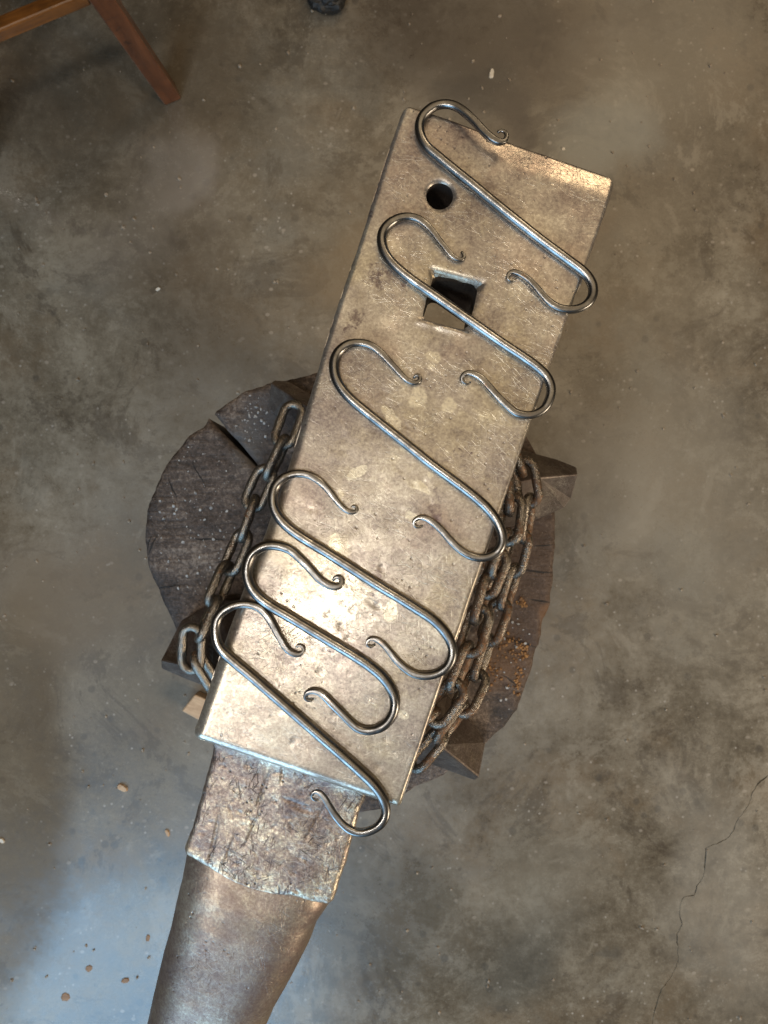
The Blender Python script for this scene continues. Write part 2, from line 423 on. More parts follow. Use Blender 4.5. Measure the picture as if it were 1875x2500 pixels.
# ------------------------------------------------------------------ the floor, with its crack as an open groove
CRACK = [(1900, 1860), (1875, 1895), (1855, 1908), (1838, 1934), (1828, 1965), (1804, 1996), (1793, 2022), (1782, 2042), (1758, 2056), (1724, 2071),
         (1721, 2110), (1718, 2140), (1702, 2163), (1695, 2186), (1668, 2190), (1660, 2212), (1659, 2238), (1665, 2256), (1653, 2280), (1655, 2320), (1656, 2347),
         (1645, 2374), (1628, 2398), (1614, 2415), (1607, 2440), (1598, 2466), (1590, 2530), (1600, 2600), (1580, 2700)]
def build_floor():
    pts = []
    for i in range(len(CRACK) - 1):
        a = P(*CRACK[i], 0); b = P(*CRACK[i + 1], 0)
        for k in range(4):
            t = k / 4
            q = a.lerp(b, t); d = (b - a).normalized(); nrm = Vector((-d.y, d.x, 0))
            q += nrm * (n3((q.x, q.y, 0), 120) * .0016)
            w = 0.00040 + .0011 * max(-.2, n3((q.x, q.y, 3), 38)) + .0004 * n3((q.x, q.y, 5), 160)
            if i < 7: w *= 1.25
            pts.append((q, nrm, max(.0003, w)))
    left = [q + n * w for q, n, w in pts]; right = [q - n * w for q, n, w in pts]
    loop = left + right[::-1]
    S = 3.5
    outer = [Vector((-S, -S, 0)), Vector((S, -S, 0)), Vector((S, S, 0)), Vector((-S, S, 0))]
    allp = [Vector((v.x, v.y)) for v in outer + loop]
    n0 = 4; n1 = len(loop)
    edges = [(i, (i + 1) % 4) for i in range(4)] + [(n0 + i, n0 + (i + 1) % n1) for i in range(n1)]
    vs, es, fs, *_ = geometry.delaunay_2d_cdt(allp, edges, [], 0, 1e-6)
    from_loop = [Vector((v.x, v.y)) for v in loop]
    def inside(p):
        c = False; j = len(from_loop) - 1
        for i in range(len(from_loop)):
            a, b = from_loop[i], from_loop[j]
            if (a.y > p.y) != (b.y > p.y) and p.x < (b.x - a.x) * (p.y - a.y) / (b.y - a.y) + a.x: c = not c
            j = i
        return c
    verts = [(v.x, v.y, 0) for v in vs]
    faces = []
    for f in fs:
        cx = sum(vs[i].x for i in f) / len(f); cy = sum(vs[i].y for i in f) / len(f)
        if not inside(Vector((cx, cy))): faces.append(tuple(f))
    o = len(verts)
    m = len(pts)
    for v in left: verts.append((v.x, v.y, 0))
    for v in right: verts.append((v.x, v.y, 0))
    for q, n, w in pts: verts.append((q.x, q.y, -.012))
    for i in range(m - 1):
        faces.append((o + i, o + i + 1, o + 2 * m + i + 1, o + 2 * m + i))
        faces.append((o + m + i + 1, o + m + i, o + 2 * m + i, o + 2 * m + i + 1))
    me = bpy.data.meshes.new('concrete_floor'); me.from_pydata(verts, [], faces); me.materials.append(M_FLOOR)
    ob = bpy.data.objects.new('concrete_floor', me); COL.objects.link(ob)
    tag(ob, kind='structure')
build_floor()

# ------------------------------------------------------------------ the stump
def ring_inset(loop, d):
    n = len(loop); out = []
    for i in range(n):
        a, b, c = loop[i - 1], loop[i], loop[(i + 1) % n]
        t = (c - a); t = t.normalized() if t.length > 1e-9 else Vector((1, 0))
        out.append(b + Vector((-t.y, t.x)) * d)
    return out

STUMP_LOOP = []
def build_stump():
    rim = [(663, 935), (628, 942), (589, 962), (550, 985), (526, 1002), (523, 1010), (560, 1055), (600, 1100), (632, 1138), (640, 1150), (628, 1141), (592, 1106), (548, 1062), (507, 1020),
           (495, 1040), (460, 1063), (418, 1113), (387, 1168), (363, 1230), (354, 1288), (356, 1350), (363, 1390), (387, 1440), (402, 1483), (425, 1533),
           (445, 1585), (480, 1650), (535, 1725), (600, 1795), (690, 1870), (790, 1935), (880, 1985), (930, 1978), (992, 1937), (1085, 1893), (1150, 1842), (1192, 1812), (1231, 1776), (1261, 1733),
           (1282, 1686), (1301, 1621), (1316, 1574), (1327, 1514), (1340, 1475), (1351, 1432), (1353, 1368), (1357, 1290), (1355, 1230), (1335, 1150), (1290, 1070), (1220, 1000),
           (1120, 945), (1010, 910), (900, 900), (780, 910)]
    base = Vector((SCX, SCY, 0))
    raw = [P(x, y, ZS) - base for x, y in rim]
    loop = []
    N = len(raw)
    for i in range(N):                       # densify with ragged bark edge
        a = raw[i]; b = raw[(i + 1) % N]
        k = max(1, int((b - a).length / .004))
        for j in range(k):
            q = a.lerp(b, j / k); d = (b - a).normalized()
            nn = Vector((-d.y, d.x, 0))
            amp = .0006 if 5 <= i <= 12 else .0018
            q = q + nn * (n3((q.x, q.y, 1), 60) * amp + n3((q.x, q.y, 5), 220) * amp * .5)
            loop.append(Vector((q.x, q.y)))
    STUMP_LOOP.extend(Vector((q.x + base.x, q.y + base.y)) for q in loop)
    # loop runs counter-clockwise in the picture -> inset to the left
    rings = [loop] + [ring_inset(loop, d) for d in (.0012, .003)]
    pts = []; edges = []
    n = len(loop)
    for r in rings: pts += r
    edges = [(i, (i + 1) % n) for i in range(n)]
    rad = .19
    def inside(p):
        c = False; j = n - 1
        for i in range(n):
            a, b = loop[i], loop[j]
            if (a.y > p.y) != (b.y > p.y) and p.x < (b.x - a.x) * (p.y - a.y) / (b.y - a.y) + a.x: c = not c
            j = i
        return c
    s = .0055
    k = int(rad / s) + 1
    for i in range(-k, k + 1):
        for j in range(-k, k + 1):
            q = Vector((i * s + random.uniform(-.0015, .0015), j * s + random.uniform(-.0015, .0015)))
            if inside(q): pts.append(q)
    vs, es, fs, *_ = geometry.delaunay_2d_cdt(pts, edges, [], 1, 1e-6)
    verts = []
    from mathutils.kdtree import KDTree
    kd = KDTree(n)
    for i, p in enumerate(loop): kd.insert((p.x, p.y, 0), i)
    kd.balance()
    for v in vs:
        d = kd.find((v.x, v.y, 0))[2]
        z = -.0025 * (1 - smooth01(d / .003))
        z += n3((v.x * .5, v.y * 2.2, 0), 55) * .0011 + n3((v.x, v.y, 9), 150) * .0006
        verts.append((v.x, v.y, ZS + z))
    faces = [tuple(f) for f in fs]
    o = len(verts)
    top = [kd for kd in loop]
    levels = [ZS - .004, ZS - .03, .25, .04, 0.0]
    for li, z in enumerate(levels):
        for p in loop:
            g = 1 + (0.0 if li < 2 else .02 * n3((p.x, p.y, z), 9)) - (.03 * (ZS - z) / ZS)
            verts.append((p.x * g, p.y * g, z))
    for li in range(len(levels) - 1):
        for i in range(n):
            a = o + li * n + i; b = o + li * n + (i + 1) % n
            faces.append((a, b, b + n, a + n))
    # stitch top rim to first level
    o2 = len(verts)
    tv = KDTree(len(vs))
    for i, v in enumerate(vs): tv.insert((v.x, v.y, 0), i)
    tv.balance()
    idx = [tv.find((p.x, p.y, 0))[1] for p in loop]
    for i in range(n):
        a, b = idx[i], idx[(i + 1) % n]
        if a != b: faces.append((a, b, o + (i + 1) % n, o + i))
    ob = mesh_obj('tree_stump', verts, faces, M_STUMP, loc=base)
    tag(ob, 'dark round tree stump with a split in its rim carrying the anvil', 'stump')
build_stump()

def on_stump(p):
    c = False; lp = STUMP_LOOP; j = len(lp) - 1
    for i in range(len(lp)):
        a, b = lp[i], lp[j]
        if (a.y > p.y) != (b.y > p.y) and p.x < (b.x - a.x) * (p.y - a.y) / (b.y - a.y) + a.x: c = not c
        j = i
    return c and min((q.x - p.x) ** 2 + (q.y - p.y) ** 2 for q in lp[::2]) > .005 ** 2
# loose scale and rust crumbs lying on the stump
def crumbs(name, m, spots, label, cat):
    verts = []; faces = []
    for (p, r) in spots:
        if not on_stump(p): continue
        o = len(verts); n = 6
        a0 = random.random() * 6.28; el = random.uniform(.55, 1)
        h = r * random.uniform(.35, .8)
        ca, sa = math.cos(a0), math.sin(a0)
        for i in range(n):
            t = i / n * 6.283
            x = math.cos(t) * r * random.uniform(.75, 1.15); y = math.sin(t) * r * el * random.uniform(.75, 1.15)
            verts.append((p.x + x * ca - y * sa, p.y + x * sa + y * ca, p.z - .0008))
        for i in range(n):
            x, y, z = verts[o + i]
            g = random.uniform(.5, .8)
            verts.append((p.x + (x - p.x) * g, p.y + (y - p.y) * g, p.z + h * random.uniform(.7, 1.1)))
        for i in range(n):
            faces.append((o + i, o + (i + 1) % n, o + n + (i + 1) % n, o + n + i))
        faces.append(tuple(o + n + i for i in range(n)))
    ob = mesh_obj(name, verts, faces, m, smooth=False)
    tag(ob, label, cat, kind='stuff')
sp = []
for _ in range(230):
    c = random.choice([(1205, 1640, 38, 40), (1225, 1570, 34, 22), (1275, 1590, 22, 24), (1265, 1665, 28, 40), (1180, 1620, 20, 30), (1275, 1470, 9, 9)])
    sp.append((P(random.gauss(c[0], c[2] * .5), random.gauss(c[1], c[3] * .5), ZS), random.uniform(.0008, .0026)))
crumbs('rust_flakes', M_RUST, sp, 'orange brown rust flakes scattered on the right side of the stump', 'rust flakes')
sp = []
for _ in range(300):
    if random.random() < .72:
        a = random.uniform(0, 6.28); rr = random.random() ** .5
        x, y = 480 + 95 * rr * math.cos(a), 1270 + 190 * rr * math.sin(a)
        if random.random() < .4: x, y = random.gauss(610, 22), random.gauss(1020, 36)
    else:
        x, y = random.gauss(1270, 40), random.gauss(1610, 90)
        if x > 1300: continue
    sp.append((P(x, y, ZS), random.choice((.0004, .0005, .0006, .0008, .0012, .0020))))
crumbs('scale_flakes', M_SCALE, sp, 'pale grey forge scale specks scattered over the stump top', 'scale flakes')

# ------------------------------------------------------------------ the anvil
ANV = empty('anvil', (FC.x, FC.y, ZS), ROT)
tag(ANV, 'worn steel anvil chained to a stump with hooks laid on its face', 'anvil')
DZ = Vector((0, 0, -ZS))     # mesh coordinates are in the anvil frame, z from the floor, shifted to the empty

def apart(name, verts, faces, m, parent=ANV, smooth=True):
    return mesh_obj(name, [(v[0], v[1], v[2] - ZS) for v in verts], faces, m, parent, smooth=smooth)

HX = 0.0585; HY = 0.1785
def build_face():
    # outline (counter-clockwise), corners rounded, edges slightly dinged
    cr = [(-HX, -HY, .004), (HX, -HY, .0035), (HX, HY, .0065), (-HX, HY, .006)]
    loop = []
    def side(a, b):
        n = int((b - a).length / .0016)
        return [a.lerp(b, i / n) for i in range(n)]
    sg = [(-1, -1), (1, -1), (1, 1), (-1, 1)]
    arcs = []
    for (x, y, r), (sx, sy) in zip(cr, sg):
        c = Vector((x - sx * r, y - sy * r))
        a0 = {(-1, -1): 180, (1, -1): 270, (1, 1): 0, (-1, 1): 90}[(sx, sy)]
        arcs.append([c + Vector((math.cos(R(a0 + t * 15)), math.sin(R(a0 + t * 15)))) * r for t in range(7)])
    for i in range(4):
        loop += arcs[i][:-1]
        loop += side(arcs[i][-1], arcs[(i + 1) % 4][0])
    def ding(p):
        v = -.0002 + n3((p.x, p.y, 0), 40) * .0005 + n3((p.x, p.y, 7), 180) * .00025
        if p.x > HX - .002:      # chips on the right edge near the heel
            for (yc, w, d) in ((.128, .008, .0016), (.112, .006, .0012), (.094, .005, .0009), (.04, .004, .0006), (-.02, .004, .0005)):
                v += d * max(0, 1 - abs(p.y - yc) / w) ** 2 * (1 + n3((p.x, p.y, 2), 300))
        if p.y > HY - .002 and p.x > 0: v += .0007 * (1 + n3((p.x, 0, 3), 90))
        return v
    tmp = []
    n = len(loop)
    for i in range(n):
        a, b, c = loop[i - 1], loop[i], loop[(i + 1) % n]
        t = (c - a).normalized()
        tmp.append(b + Vector((-t.y, t.x)) * ding(b))
    loop = []
    for p in tmp:                      # the block is a touch wider at the heel and waisted on its left side
        q = p.copy()
        if q.x > HX - .012: q.x += .0007 + .0016 * smooth01((q.y - .05) / .11)
        if q.x < -HX + .012: q.x += -.0007 - .0010 * smooth01((q.y - .10) / .06) + .0024 * (1 - smooth01(abs(q.y + .03) / .10))
        q.y += math.copysign(.0014, q.y) if abs(q.y) > HY - .012 else 0
        loop.append(q)
    # holes
    hc = L(1100, 737, FACE); hc = Vector((hc.x, hc.y)); hs = .0123; ha = R(4)
    pc = L(1073, 478, FACE); pc = Vector((pc.x, pc.y)); pr = .0073
    hl = []
    for k in range(4):
        a = ha + k * math.pi / 2
        p0 = Vector((math.cos(a - math.pi / 4), math.sin(a - math.pi / 4))) * hs * 1.414
        p1 = Vector((math.cos(a + math.pi / 4), math.sin(a + math.pi / 4))) * hs * 1.414
        for i in range(16):
            q = p0.lerp(p1, i / 16)
            bulge = 1 + .05 * math.sin(math.pi * i / 16)
            corner = max(0, abs(i / 16 - .5) - .38) / .12       # worn round corners
            hl.append(hc + q * (bulge - .07 * corner ** 2) * (1 + .025 * n3((q.x, q.y, 4), 220)))
    pl = [pc + Vector((math.cos(t / 40 * 6.2832), math.sin(t / 40 * 6.2832))) * pr * (1 + .012 * math.sin(t * .157 + 1) + .006 * math.sin(t * .47)) for t in range(40)]
    pts = []; edges = []
    def add_loop(lp, con=True):
        o = len(pts); m = len(lp)
        pts.extend(lp)
        if con: edges.extend((o + i, o + (i + 1) % m) for i in range(m))
    add_loop(loop)
    for d in (.0004, .0009, .0015, .0023, .0033, .0045, .006, .008, .0105):
        add_loop(ring_inset(loop, d), False)
    add_loop(hl)
    add_loop(pl)
    for g in (1.06, 1.12, 1.2, 1.3, 1.42): add_loop([hc + (p - hc) * g for p in hl], False)
    for g in (1.08, 1.18, 1.3, 1.45): add_loop([pc + (p - pc) * g for p in pl], False)
    s = .00155
    for i in range(int(-HX / s), int(HX / s) + 1):
        for j in range(int(-HY / s), int(HY / s) + 1):
            q = Vector((i * s + random.uniform(-.0005, .0005), j * s + random.uniform(-.0005, .0005)))
            if abs(q.x) > HX - .0115 or abs(q.y) > HY - .0115: continue
            dh = q - hc
            lx = abs(dh.x * math.cos(ha) + dh.y * math.sin(ha)); ly = abs(-dh.x * math.sin(ha) + dh.y * math.cos(ha))
            if max(lx, ly) < hs * 1.45 or (q - pc).length < pr * 1.5: continue
            pts.append(q)
    vs, es, fs, *_ = geometry.delaunay_2d_cdt(pts, edges, [], 1, 1e-7)
    ch, sh = math.cos(ha), math.sin(ha)
    def height(x, y):
        z = n3((x, y, 0), 9) * .0004 + n3((x, y, 4), 28) * .00018 + n3((x, y, 8), 90) * .00008
        # worn rolled edges
        for d, r in ((HX + .0007 + .0016 * smooth01((y - .05) / .11) - x, .0019 + .0004 * n3((0, y, 1), 60)),
                     (x + HX + .0007 + .0010 * smooth01((y - .10) / .06) - .0024 * (1 - smooth01(abs(y + .03) / .10)), .0026 + .0040 * smooth01((.06 - y) / .16) + .0005 * n3((0, y, 3), 40)),
                     (y + HY + .0014, .0048)):
            d = max(0.0, d)
            if d < r: z -= r - math.sqrt(max(0, r * r - (r - d) ** 2))
        d = max(0.0, HY + .0014 - y)               # heel edge, dressed to a flat slope on the right
        r = (.0105 + .0015 * n3((x, 0, 2), 45)) * smooth01((x + .045) / .05) + .002
        if d < r: z -= .19 * (r - d) * smooth01((x + .05) / .06)
        if d < .0016: z -= .0016 - math.sqrt(max(0, .0016 ** 2 - (.0016 - d) ** 2))
        dx, dy = x - hc.x, y - hc.y
        lx = dx * ch + dy * sh; ly = -dx * sh + dy * ch
        m = max(abs(lx), abs(ly)) / hs
        if m < 1.5:
            heel = .0036 if ly > abs(lx) * .8 else (.0010 if ly < 0 else .0014)
            z -= heel * max(0, 1 - (m - .96) / .42) ** 2
            if ly < -abs(lx): z += .0007 * math.exp(-((m - 1.15) / .12) ** 2) * (1 + n3((x, y, 1), 200))
        q = math.hypot(x - pc.x, y - pc.y) / pr
        if q < 1.5: z -= (.0014 if y > pc.y else .0007) * max(0, 1 - (q - 1) / .4) ** 2
        for (cx, cy, rr, dp) in DENT:
            d = math.hypot(x - cx, y - cy) / rr
            if d < 1.4: z -= dp * (math.cos(min(1, d) * math.pi) * .5 + .5) - dp * .18 * math.exp(-((d - 1.1) / .18) ** 2)
        return z
    DENT = []
    for (px, py, r, d) in ((1140, 398, 7, .0006), (918, 1478, 12, .0005), (905, 1470, 9, .0005), (930, 1385, 10, .0004), (850, 1560, 14, .0003), (715, 1810, 6, .0005),
                           (800, 1500, 10, .0004), (830, 1530, 12, .0004), (860, 1490, 9, .0004), (975, 1740, 8, .0003), (780, 1640, 9, .0004), (690, 1740, 7, .0004), (1010, 1180, 7, .0003), (760, 1560, 10, .0004)):
        v = L(px, py, FACE); DENT.append((v.x, v.y, r * KPX, d))
    for _ in range(80):
        DENT.append((random.uniform(-HX + .01, HX - .01), random.uniform(-HY + .01, .05), random.uniform(.0012, .003), random.uniform(.00008, .00025)))
    keep = []
    def inpoly(p, lp):
        c = False; j = len(lp) - 1
        for i in range(len(lp)):
            a, b = lp[i], lp[j]
            if (a.y > p.y) != (b.y > p.y) and p.x < (b.x - a.x) * (p.y - a.y) / (b.y - a.y) + a.x: c = not c
            j = i
        return c
    for f in fs:
        c = Vector((sum(vs[i].x for i in f) / 3, sum(vs[i].y for i in f) / 3))
        if (c - hc).length < .022 and inpoly(c, hl): continue
        if (c - pc).length < .011 and inpoly(c, pl): continue
        keep.append(tuple(f))
    verts = [(v.x, v.y, FACE + height(v.x, v.y)) for v in vs]
    faces = keep
    from mathutils.kdtree import KDTree
    kd = KDTree(len(vs))
    for i, v in enumerate(vs): kd.insert((v.x, v.y, 0), i)
    kd.balance()
    def zbot(y):   # underside: heel thins towards its end
        return FACE - .046 - .034 * smooth01((.16 - y) / .20)
    def wall(lp, levels, flare):
        idx = [kd.find((p.x, p.y, 0))[1] for p in lp]
        m = len(lp); prev = idx
        for li, fr in enumerate(levels):
            cur = []
            for k, p in enumerate(lp):
                zt = verts[idx[k]][2]; zb = zbot(p.y)
                q = flare(p, fr)
                cur.append(len(verts)); verts.append((q.x, q.y, zt + (zb - zt) * fr))
            for k in range(m):
                k2 = (k + 1) % m
                if prev[k] != prev[k2]: faces.append((prev[k], prev[k2], cur[k2], cur[k]))
                else: faces.append((prev[k], cur[k2], cur[k]))
            prev = cur
        return prev
    wall(loop, (.03, .3, 1), lambda p, f: p * (1 - .10 * f * f) if f > .5 else p)
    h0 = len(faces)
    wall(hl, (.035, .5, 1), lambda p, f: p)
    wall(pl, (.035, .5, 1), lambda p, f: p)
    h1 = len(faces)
    # underside
    bl = [Vector((p.x * .9, p.y * .9)) for p in loop[::3]]
    bp = []; be = []
    for lp in (bl, hl, pl):
        o = len(bp); bp += lp; be += [(o + i, o + (i + 1) % len(lp)) for i in range(len(lp))]
    v2, e2, f2, *_ = geometry.delaunay_2d_cdt(bp, be, [], 1, 1e-7)
    o = len(verts)
    verts += [(v.x, v.y, zbot(v.y)) for v in v2]
    for f in f2:
        c = Vector((sum(v2[i].x for i in f) / 3, sum(v2[i].y for i in f) / 3))
        if inpoly(c, hl) or inpoly(c, pl): continue
        faces.append(tuple(o + i for i in f))
    ob = apart('face', verts, faces, M_FACE)
    ob.data.materials.append(M_HOLE_SHADE)
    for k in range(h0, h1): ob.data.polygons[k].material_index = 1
    sharp(ob, 42)
build_face()

def build_table():
    zt = FACE - .019
    px = [(505, 1790), (519, 1830), (500, 1902), (478, 1986), (456, 2052), (446, 2078), (449, 2092), (480, 2109), (524, 2130), (570, 2152), (625, 2172), (680, 2186), (713, 2191), (760, 2208),
          (800, 2215), (812, 2206), (820, 2186), (845, 2110), (862, 2040), (878, 1985), (893, 1950), (905, 1915)]
    raw = [L(x, y, zt) for x, y in px]
    raw = [Vector((v.x, v.y)) for v in raw]
    loop = []
    N = len(raw)
    for i in range(N):
        a, b = raw[i], raw[(i + 1) % N]
        k = max(1, int((b - a).length / .0014))
        for j in range(k):
            q = a.lerp(b, j / k); d = (b - a).normalized()
            loop.append(q + Vector((-d.y, d.x)) * (n3((q.x, q.y, 2), 70) * .0005 + n3((q.x, q.y, 6), 260) * .0003))
    n = len(loop)
    pts = list(loop); edges = [(i, (i + 1) % n) for i in range(n)]
    for d in (.0005, .001, .0018, .003): pts += ring_inset(loop, d)
    def inpoly(p, lp):
        c = False; j = len(lp) - 1
        for i in range(len(lp)):
            a, b = lp[i], lp[j]
            if (a.y > p.y) != (b.y > p.y) and p.x < (b.x - a.x) * (p.y - a.y) / (b.y - a.y) + a.x: c = not c
            j = i
        return c
    inner = ring_inset(loop, .0036)
    x0 = min(p.x for p in loop); x1 = max(p.x for p in loop); y0 = min(p.y for p in loop); y1 = max(p.y for p in loop)
    s = .0009
    for i in range(int((x1 - x0) / s)):
        for j in range(int((y1 - y0) / s)):
            q = Vector((x0 + i * s + random.uniform(-.0003, .0003), y0 + j * s + random.uniform(-.0003, .0003)))
            if inpoly(q, inner): pts.append(q)
    vs, es, fs, *_ = geometry.delaunay_2d_cdt(pts, edges, [], 1, 1e-7)
    # chisel cuts: short straight grooves in mixed directions
    cuts = []
    for _ in range(120):
        c = Vector((random.uniform(x0, x1), random.uniform(y0, y1)))
        a = random.choice((random.gauss(1.5, .35), random.gauss(1.2, .3), random.gauss(.05, .3), random.uniform(0, 3.14)))
        ln = random.uniform(.001, .004)
        cuts.append((c, Vector((math.cos(a), math.sin(a))), ln, random.uniform(.00035, .0006), random.uniform(.0002, .0006)))
    for (px_, py_, an, ln) in ((690, 1890, 80, .006), (720, 1960, -20, .009), (615, 2030, 65, .012), (555, 2090, 70, .014), (520, 2060, 78, .02), (770, 2010, 60, .012), (640, 1935, 70, .012), (735, 1975, -18, .008)):
        v = L(px_, py_, zt)
        cuts.append((Vector((v.x, v.y)), Vector((math.cos(R(an) - ROT), math.sin(R(an) - ROT))), ln, .0007, .0010))
    from mathutils.kdtree import KDTree
    kl = KDTree(n)
    for i, p in enumerate(loop): kl.insert((p.x, p.y, 0), i)
    kl.balance()
    grid = {}
    for ci, (c, d, ln, w, dp) in enumerate(cuts):
        for gx in range(int((c.x - ln - .002) // .004), int((c.x + ln + .002) // .004) + 1):
            for gy in range(int((c.y - ln - .002) // .004), int((c.y + ln + .002) // .004) + 1):
                grid.setdefault((gx, gy), []).append(ci)
    YE = y0
    verts = []
    for v in vs:
        d = kl.find((v.x, v.y, 0))[2]
        r = .0030
        z = 0.0
        lip = smooth01((abs(v.x + .006) - .014) / .014) if v.y < YE + .022 else 1.0
        if d < r and v.y < -HY + .002: z -= (r - math.sqrt(max(0, r * r - (r - d) ** 2))) * lip
        df = -HY - v.y
        z += .0058 * math.exp(-max(0, df) / .0042)              # fillet up to the face block
        z += n3((v.x, v.y, 0), 24) * .0007 + n3((v.x, v.y, 5), 100) * .00014 + n3((v.x * 1.6, v.y, 9), 300) * .00008
        z -= .0016 * (v.x / .045) ** 2                           # slightly crowned across
        for ci in grid.get((int(v.x // .004), int(v.y // .004)), ()):
            c, dr, ln, w, dp = cuts[ci]
            q = Vector((v.x, v.y)) - c
            t = q.dot(dr); u = abs(q.x * dr.y - q.y * dr.x)
            if abs(t) < ln and u < w * 2: z -= dp * max(0, 1 - u / (w * 1.6)) * (1 - (t / ln) ** 2)
        verts.append((v.x, v.y, zt + z))
    faces = [tuple(f) for f in fs]
    kd = KDTree(len(vs))
    for i, v in enumerate(vs): kd.insert((v.x, v.y, 0), i)
    kd.balance()
    prev = [kd.find((p.x, p.y, 0))[1] for p in loop]
    for dz, sc in ((.006, 1.0), (.02, .99), (.06, .80)):
        cur = []
        for p in loop:
            cur.append(len(verts)); verts.append((p.x * sc, -HY + (p.y + HY) * (1 if dz < .03 else .75), zt - dz))
        for k in range(n):
            k2 = (k + 1) % n
            if prev[k] != prev[k2]: faces.append((prev[k], prev[k2], cur[k2], cur[k]))
        prev = cur
    apart('cutting_table', verts, faces, M_TABLE)
build_table()

def build_horn():
    st = [  # left, right silhouette, height of axis, height of crown over axis
        ((492, 1950), (838, 2066), -.052, .0300),
        ((468, 2060), (812, 2175), -.052, .0331), ((460, 2110), (782, 2216), -.052, .0341), ((445, 2170), (760, 2274), -.0525, .0345), ((431, 2230), (731, 2330), -.053, .0346),
        ((416, 2282), (706, 2380), -.053, .0341), ((401, 2335), (679, 2430), -.053, .0334), ((380, 2420), (644, 2512), -.053, .0320), ((362, 2500), (609, 2588), -.053, .0300), ((342, 2600), (570, 2680), -.052, .025),
        ((322, 2720), (520, 2790), -.050, .0215), ((302, 2850), (470, 2910), -.048, .017), ((290, 2970), (420, 3016), -.045, .012), ((285, 3060), (370, 3090), -.043, .008), ((290, 3110), (335, 3126), -.042, .004)]
    rings = []
    for (l, r, dz, hh) in st:
        a = L(*l, FACE + dz); b = L(*r, FACE + dz)
        rings.append(((a + b) / 2, (b - a) / 2, hh))
    verts = []; faces = []
    NS = 72
    fine = []
    for i in range(len(rings) - 1):
        for k in range(8):
            t = k / 8
            fine.append((rings[i][0].lerp(rings[i + 1][0], t), rings[i][1].lerp(rings[i + 1][1], t), rings[i][2] * (1 - t) + rings[i + 1][2] * t))
    fine.append(rings[-1])
    for ci, (c, h, hh) in enumerate(fine):
        for s in range(NS):
            t = s / NS * 2 * math.pi
            ct, stt = math.cos(t), math.sin(t)
            ex = 2.25 + 1.1 * (1 - smooth01((ci - 6) / 80))
            e = 2 / ex
            x = math.copysign(abs(ct) ** e, ct); z = math.copysign(abs(stt) ** e, stt)
            q = c + h * x + Vector((0, 0, hh * z * (1 if z > 0 else 1.25)))
            nr = n3(q, 14) * .0008 + n3(q, 55) * .0003 + n3(q, 170) * .00014
            q = q + (q - c).normalized() * nr
            verts.append((q.x, q.y, q.z))
    m = len(fine)
    for i in range(m - 1):
        for s in range(NS):
            a = i * NS + s; b = i * NS + (s + 1) % NS
            faces.append((a, b, b + NS, a + NS))
    faces.append(tuple(range(NS)))
    faces.append(tuple((m - 1) * NS + s for s in range(NS))[::-1])
    apart('horn', verts, faces, M_HORN)
build_horn()

# waist and base of the anvil
BC = MAI @ P(908, 1400, .5)
def build_waist():
    secs = [(FACE - .050, .046, .118, .02), (FACE - .075, .040, .096, .0), (FACE - .105, .034, .072, 0), (FACE - .14, .034, .062, 0), (FACE - .17, .042, .068, 0), (.525, .052, .078, 0), (.495, .060, .086, 0), (ZS + .001, .062, .088, 0)]
    verts = []; faces = []; n = 40
    for (z, hx, hy, off) in secs:
        for s in range(n):
            t = s / n * 2 * math.pi
            e = 2 / 5
            x = math.copysign(abs(math.cos(t)) ** e, math.cos(t)) * hx
            y = math.copysign(abs(math.sin(t)) ** e, math.sin(t)) * hy
            verts.append((x + BC.x * min(1, max(.3, (FACE - z) / .14)), y + BC.y + off, z))
    for i in range(len(secs) - 1):
        for s in range(n):
            a = i * n + s; b = i * n + (s + 1) % n
            faces.append((a, b, b + n, a + n))
    faces.append(tuple(range(n))); faces.append(tuple(range((len(secs) - 1) * n, len(secs) * n))[::-1])
    apart('waist', verts, faces, M_BODY)
build_waist()

def foot(ridge, side_a, side_b):
    """ridge / side_a / side_b: (px, py, z) lists running from the outer end inwards"""
    r = [L(*q) for q in ridge]; a = [L(*q) for q in side_a]; b = [L(*q) for q in side_b]
    verts = []; faces = []
    def add(v, z=None):
        verts.append((v.x, v.y, v.z if z is None else z)); return len(verts) - 1
    R_ = [add(v) for v in r]; A = [add(v) for v in a]; B = [add(v) for v in b]
    A2 = [add(v, ZS + .0005) for v in a]; B2 = [add(v, ZS + .0005) for v in b]
    def strip(p, q):
        i = j = 0
        while i < len(p) - 1 or j < len(q) - 1:
            if j == len(q) - 1 or (i < len(p) - 1 and i / (len(p) - 1) <= j / (len(q) - 1)):
                faces.append((p[i], p[i + 1], q[j])); i += 1
            else:
                faces.append((p[i], q[j + 1], q[j])); j += 1
    strip(R_, A); strip(R_, B)
    for T, T2 in ((A, A2), (B, B2)):
        for i in range(len(T) - 1): faces.append((T[i], T[i + 1], T2[i + 1], T2[i]))
    faces.append((R_[0], A[0], A2[0], B2[0], B[0]))
    faces.append((R_[-1], A[-1], A2[-1], B2[-1], B[-1]))
    faces.append(tuple(A2) + tuple(B2[::-1]))
    o = apart('foot', verts, faces, M_BODY, smooth=False)
    bevel(o, .0018, 2)
    return o
foot([(1411, 1158, .502), (1319, 1166, .524), (1200, 1190, .560), (1080, 1230, .60)],
     [(1409, 1141, .490), (1362, 1122, .490), (1280, 1100, .494), (1150, 1090, .50), (1050, 1120, .50)],
     [(1395, 1217, .468), (1377, 1240, .466), (1317, 1266, .470), (1200, 1300, .476), (1080, 1340, .48)])
foot([(1170, 1899, .488), (1087, 1832, .522), (1010, 1770, .556), (940, 1700, .60)],
     [(1185, 1816, .474), (1146, 1759, .474), (1090, 1700, .478), (1010, 1620, .48), (960, 1580, .48)],
     [(1160, 1906, .478), (1090, 1880, .474), (1028, 1858, .474), (940, 1820, .478), (860, 1790, .48)])
